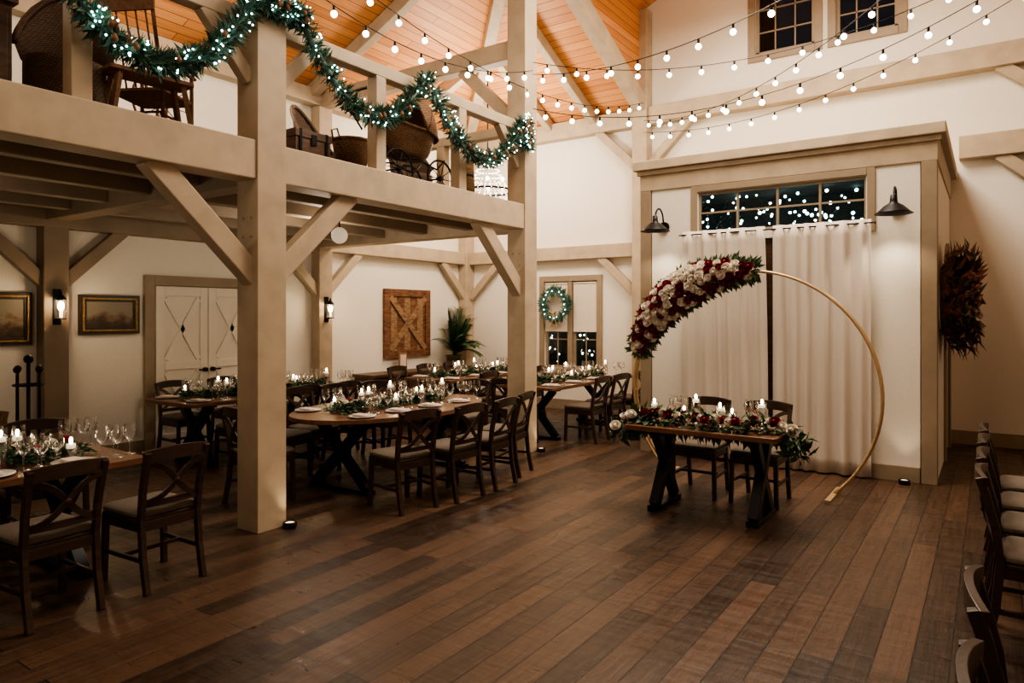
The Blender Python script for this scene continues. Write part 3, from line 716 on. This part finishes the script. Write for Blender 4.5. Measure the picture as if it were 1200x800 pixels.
# crystal chandelier
m=MB(); cx,cy,cz=9.22,6.84,3.78; C=Vector((cx,cy,cz))
m.cyl((cx,cy,cz+.55),(cx,cy,5.95),.010); m.lathe([(.0,.6),(.03,.58),(.04,.5),(.02,.42),(0,.4)],(cx,cy,cz),0,12)
for rr_,z in((.42,0),(.16,.42)): m.tube([(cx+rr_*math.cos(2*pi*i/32),cy+rr_*math.sin(2*pi*i/32),cz+z) for i in range(32)],0,closed=True,rect=(.02,.03))
for i in range(24):
    t=2*pi*i/24; e=Vector((math.cos(t),math.sin(t),0))
    for k in range(9):
        f=k/8; r=.16+(.42-.16)*f; z=.42-.42*f-.10*math.sin(pi*f); m.sphere(C+e*r+Vector((0,0,z)),.014,3,6,4)
    for k in range(1,7):
        f=k/7; m.sphere(C+e*.42*math.cos(f*pi/2)+Vector((0,0,-.22*math.sin(f*pi/2))),.014,3,6,4)
for i in range(10):
    t=2*pi*i/10; p=C+Vector((.42*math.cos(t),.42*math.sin(t),0)); m.cyl(p+Vector((0,0,.02)),p+Vector((0,0,.10)),.014,mat=2); m.sphere(p+Vector((0,0,.13)),.026,1,8,6,(1,1,1.5))
m.obj('crystal_chandelier',[IRON,BULB,CAND,CRYSGLOW])
m=MB(); m.cyl((4.95,5.6,2.62),(4.95,5.6,3.02),.008); m.lathe([(.06,.0),(.06,.02),(0,.03)],(4.95,5.6,2.99),0,16); m.sphere((4.95,5.6,2.56),.085,1,18,12)
m.obj('globe_pendant',[IRON,emis('globe',(1,.82,.6),.35)])

# ------------------------------------------------------------------ loft antiques
LZ=3.092
def wheel(m,c,r,mat):
    c=Vector(c); m.tube([c+Vector((r*math.cos(2*pi*i/24),0,r*math.sin(2*pi*i/24))) for i in range(24)],.012,6,mat,closed=True,up=(0,1,0))
    for i in range(10): t=2*pi*i/10; m.cyl(c,c+Vector((r*math.cos(t),0,r*math.sin(t))),.005,n=5,mat=mat)
    m.cyl(c-Vector((0,.025,0)),c+Vector((0,.025,0)),.025,n=10,mat=mat)
m=MB()
for x in(-.3,.3):
    for y in(-.22,.22): wheel(m,(x,y,.2),.19,1)
    m.cyl((x,-.22,.2),(x,.22,.2),.01,mat=1)
for y in(-.17,.17): m.tube([(-.42,y,.42),(-.3,y,.3),(0,y,.36),(.3,y,.3),(.42,y,.42)],.01,6,1)
vs=[];nx=16
for j in range(7):
    t=j/6
    for i in range(nx):
        a=2*pi*i/nx; k=.55+.45*t**.5; vs.append((.42*k*math.cos(a),.22*k*math.sin(a),.38+.28*t+.08*t*math.cos(a)**2))
m.add(vs,[(j*nx+i,j*nx+(i+1)%nx,(j+1)*nx+(i+1)%nx,(j+1)*nx+i) for j in range(6) for i in range(nx)]+[tuple(range(nx))[::-1]],0,True)
m.tube(vs[-nx:],.018,6,0,closed=True)
vs=[]
for j in range(9):
    a=math.radians(-5+115*j/8)
    for i in range(11): b=pi*i/10; vs.append((.08+.34*math.sin(b)*math.cos(a)*.95+.02,-.23*math.cos(b),.66+.42*math.sin(b)*math.sin(a)))
m.add(vs,[(j*11+i,j*11+i+1,(j+1)*11+i+1,(j+1)*11+i) for j in range(8) for i in range(10)],0,True)
for j in(0,4,8): m.tube(vs[j*11:j*11+11],.012,6,0)
for y in(-.18,.18): m.tube([(-.4,y,.62),(-.55,y,.78),(-.66,y,.9)],.01,6,1)
m.cyl((-.66,-.18,.9),(-.66,.18,.9),.014,mat=1)
o=m.obj('wicker_baby_carriage',[WICK,IRON],(5.82,5.5,LZ),0); o.scale=(1.15,1.1,1.1)
m=MB(); m.lathe([(0,0),(.14,0),(.19,.3),(.2,.32),(.19,.32),(.13,.02),(0,.02)],(0,0,0),0,20); m.tube([(.195*math.cos(2*pi*i/20),.195*math.sin(2*pi*i/20),.32) for i in range(20)],.015,6,0,closed=True)
for s in(-1,1): m.tube([(s*.19,-.05,.3),(s*.22,-.04,.4),(s*.22,.04,.4),(s*.19,.05,.3)],.01,6,0)
m.obj('wicker_basket',[WICK],(4.84,5.3,LZ+.06)); 
m=MB(); m.bx(-.3,.3,-.2,.2,0,.06); m.obj('wooden_crate',ANT,(4.84,5.3,LZ-.002))
m=MB(); m.bx(-.2,.2,-.14,.14,0,.26,0); m.bx(-.21,.21,-.15,.15,.26,.33,0); m.bx(-.03,.03,-.155,-.15,.2,.3,1)
for s in(-.15,.15): m.bx(s-.015,s+.015,-.153,.153,0,.335,1)
m.obj('antique_trunk',[ANT,IRON],(4.25,5.3,LZ),0,.005)
m=MB(); m.lathe([(0,0),(.13,0),(.10,.62),(.11,.64),(0,.65)],(0,0,0),0,18); m.cyl((0,0,.6),(0,0,1.0),.014,mat=0)
for z in(.1,.32,.55): m.lathe([(.131-.05*z,z),(.135-.05*z,z+.015),(.131-.05*z,z+.03)],(0,0,0),1,18)
m.obj('butter_churn',[BARN2,IRON],(6.68,5.3,LZ))
m=MB()
for y in(-.22,.22):
    m.tube([(-.38,y,.1),(-.2,y,.03),(0,y,.01),(.2,y,.03),(.38,y,.1)],.016,6)
    m.cyl((.2,y,.03),(.2,y,.62),.016);m.tube([(-.2,y,.03),(-.2,y,.4),(-.28,y,.75),(-.34,y,1.02)],.017,6)
    m.cyl((-.25,y,.62),(.25,y,.62),.016); m.cyl((-.2,y,.2),(.2,y,.2),.01)
m.slab(rr2(-.22,.24,-.23,.23,.05,3),.38,.41,.008,0)
for x in(-.2,.2): m.cyl((x,-.22,.22),(x,.22,.22),.01)
m.beam((-.34,-.24,1.0),(-.34,.24,1.0),.02,.09); 
for i in range(5): y=-.16+.08*i; m.tube([(-.2,y,.41),(-.27,y,.72),(-.33,y,.97)],.008,6)
m.obj('rocking_chair',BARK,(2.98,5.6,LZ),.5)
m=MB(); wheel(m,(.18,0,.62),.32,0); m.beam((-.4,0,.42),(.35,0,.3),.1,.04)
for x,y in((-.35,-.12),(-.35,.12),(.3,-.1),(.3,.1)): m.cyl((x,y*1.4,0),(x*.85,y*.3,.38),.016)
for y in(-.06,.06): m.cyl((.15,y,.33),(.18,y,.65),.014)
m.cyl((-.33,0,.42),(-.33,0,.8),.016); m.cyl((-.33,-.1,.72),(-.33,.1,.72),.02)
m.obj('spinning_wheel',[BARK],(3.35,6.4,LZ),.2)
m=MB(); m.slab(rr2(-.3,.3,-.12,.12,.03,3),.38,.41,.006)
for x in(-.25,.25):
    for y in(-.08,.08): m.beam((x*1.15,y*1.3,0),(x*.9,y,.38),.035,.035)
m.obj('wooden_stool',BARK,(2.72,5.17,LZ),-.1)
def wicker_chair_mesh():
    m=MB(); vs=[]
    for j in range(8):
        z=.14+.28*j/7
        for i in range(20): a=2*pi*i/20; vs.append((.26*math.cos(a),.26*math.sin(a),z))
    m.add(vs,[(j*20+i,j*20+(i+1)%20,(j+1)*20+(i+1)%20,(j+1)*20+i) for j in range(7) for i in range(20)]+[tuple(140+i for i in range(20))],0,True)
    vs=[]
    for j in range(8):
        t=j/7
        for i in range(13): a=pi*i/12; h=.42+(.5*math.sin(a)**1.2+.12)*t; vs.append(((.27+.04*t)*math.cos(a),(.27+.06*t)*math.sin(a),h))
    m.add(vs,[(j*13+i,j*13+i+1,(j+1)*13+i+1,(j+1)*13+i) for j in range(7) for i in range(12)],0,True)
    m.tube(vs[-13:],.025,6,0)
    for x in(-.2,.2):
        for y in(-.2,.2): m.cyl((x,y,0),(x*.9,y*.9,.2),.02)
    return m.mesh('wicker_armchair',[WICKD])
WA=wicker_chair_mesh()
place('wicker_armchair',WA,(2.28,5.45,LZ),-.5); place('wicker_armchair',WA,(5.3,6.3,LZ),.4); place('wicker_armchair',WA,(6.6,6.1,LZ),-.2)
m=MB(); m.bx(-.25,.25,-.2,.2,.06,.72,0); m.bx(-.28,.28,-.23,.23,.72,.77,0)
for x in(-.12,.12): m.bx(x-.1,x+.1,-.215,-.2,.14,.65,0); m.sphere((x*.3,-.225,.4),.015,1,8,6)
for x in(-.21,.21):
    for y in(-.16,.16): m.bx(x-.025,x+.025,y-.025,y+.025,0,.06)
m.obj('antique_cabinet',[ANT,IRON],(1.68,5.6,LZ),0,.006)

m=MB(); m.lathe([(0,0),(.15,0),(.15,.02),(.03,.05),(.018,.07),(.018,1.24),(0,1.25)],(0,0,0),0,16); m.sphere((0,0,1.28),.045,0)
m.tube([(.13*math.cos(2*pi*i/16),.13*math.sin(2*pi*i/16),1.02) for i in range(16)],.011,6,0,closed=True)
for i in range(4):
    t=2*pi/4*i+.4; x,y=.13*math.cos(t),.13*math.sin(t); m.cyl((x,y,.22),(x,y,1.14),.012); m.sphere((x,y,1.18),.036,0,10,8); m.box((x,y,.24),(.09,.03,.18)); m.cyl((0,0,1.02),(x,y,1.02),.009)
m.obj('fireplace_tool_set',[IRON],(3.02,8.05,0))
m=MB(); m.lathe([(0,0),(.24,0),(.33,.5),(.31,.5),(.22,.02),(0,.02)],(0,0,0),0,20)
for i in range(9): a=i*.75; m.cyl((.1*math.cos(a),.1*math.sin(a),.1),(.2*math.cos(a)+.03,.2*math.sin(a),.7+.05*(i%3)),.055,n=9,mat=1)
m.obj('log_basket',[WICKD,BARK],(2.5,7.9,0))
# palm on sideboard
m=MB(); m.lathe([(0,0),(.11,0),(.15,.2),(.165,.22),(.14,.22),(.13,.2),(0,.2)],(0,0,0),1,20)
for i in range(34):
    a=random.uniform(0,2*pi);tilt=random.uniform(.2,1.25);L=random.uniform(.8,1.15);pts=[]
    for k in range(9):
        t=k/8; r=L*t*math.sin(tilt)*.66; z=.2+L*t*math.cos(tilt*.75)-.36*t*t*tilt
        y=r*math.sin(a)
        if y>.0: y*=.3
        pts.append(Vector((r*math.cos(a)*.85,y,z)))
    m.tube(pts,.006,5,0)
    for k in range(2,9):
        d=(pts[k]-pts[k-1]).normalized(); s=d.cross(Vector((0,0,1))).normalized()
        for q in(0,.33,.66):
            p=pts[k-1].lerp(pts[k],q)
            for sg in(-1,1):
                dd=s*sg+d*.8-Vector((0,0,.15)); 
                if p.y>.02: dd.y=min(dd.y,.2)
                m.leaf(p,dd,(0,0,1),.18,.038,0,.12)
m.obj('potted_palm',[PALM,POTM],(10.32,WL-.33,.752))

m=MB(); m.lathe([(0,0),(.05,0),(.055,.01),(.055,.045),(.045,.05),(.04,.04),(0,.04)],(0,0,0),0,18); m.lathe([(0,.041),(.036,.041)],(0,0,0),1,18)
UPM=m.mesh('floor_uplight',[IRON,emis('uplight_lens',(1,.8,.55),1.0)])
for p in((3.62,LV-.2,0),(7.45,LV-.2,0),(VU-.15,.72,0)): place('floor_uplight',UPM,p)

# ------------------------------------------------------------------ lights
WARM=(1,.845,.665)
def light(kind,loc,e,col=WARM,size=.3,rot=(0,0,0),**k):
    l=D.lights.new('lamp',kind);l.energy=e;l.color=col
    if kind=='AREA': l.shape='RECTANGLE'; l.size=size; l.size_y=k.get('sy',size)
    elif kind=='SPOT': l.spot_size=k.get('ang',1);l.spot_blend=.6;l.shadow_soft_size=size
    else: l.shadow_soft_size=size
    o=D.objects.new('lamp_'+kind.lower(),l);o.location=loc;o.rotation_euler=rot;SC.collection.objects.link(o);return o
light('AREA',(7.2,2.2,6.6),400,size=3.5,sy=2)  # added soft fill over the nave, no fixture hangs here
light('POINT',(7.6,1.8,5.4),80,size=.5)  # second added nave fill, belongs to no fitting
light('AREA',(1.8,1.6,6.2),70,size=2.5,sy=2.5)  # added overhead fill for the front of the room, not a fixture
light('POINT',(9.22,6.84,4.5),230,size=.35)
light('POINT',(1.5,6.6,2.65),16,size=.15); light('POINT',(5.4,6.4,2.65),32,size=.15)  # added under-loft fill, separate from the globe pendant
light('POINT',(4.5,6.8,4.7),80,size=.3); light('POINT',(1.0,6.5,4.6),26,size=.3)  # fill added above the loft floor, without any fitting
for v in(.80,3.36): light('SPOT',(VU-.31,v,2.74),22,(1,.82,.6),.04,ang=1.9)
for u_ in(3.5,7.32): light('POINT',(u_,WL-.36,1.85),12,(1,.72,.42),.04)
for p in((3.62,LV-.2,.06),(7.45,LV-.2,.06),(VU-.15,.72,.06)): light('SPOT',p,4,(1,.78,.5),.03,rot=(pi,0,0),ang=1.2)

w=D.worlds.new('world');SC.world=w;w.use_nodes=True
w.node_tree.nodes['Background'].inputs[0].default_value=(.02,.03,.045,1);w.node_tree.nodes['Background'].inputs[1].default_value=.3

cam=D.cameras.new('cam');cam.lens=813/1200*36;cam.sensor_width=36;cam.shift_y=-30/1200;cam.clip_start=.05
co=D.objects.new('camera',cam);co.location=(0,0,1.72);co.rotation_euler=(pi/2,0,math.radians(34.56-90));SC.collection.objects.link(co);SC.camera=co
try:
    SC.view_settings.view_transform='AgX'; SC.view_settings.look='AgX - Medium High Contrast'; SC.view_settings.exposure=.28
except Exception as e: print(e)
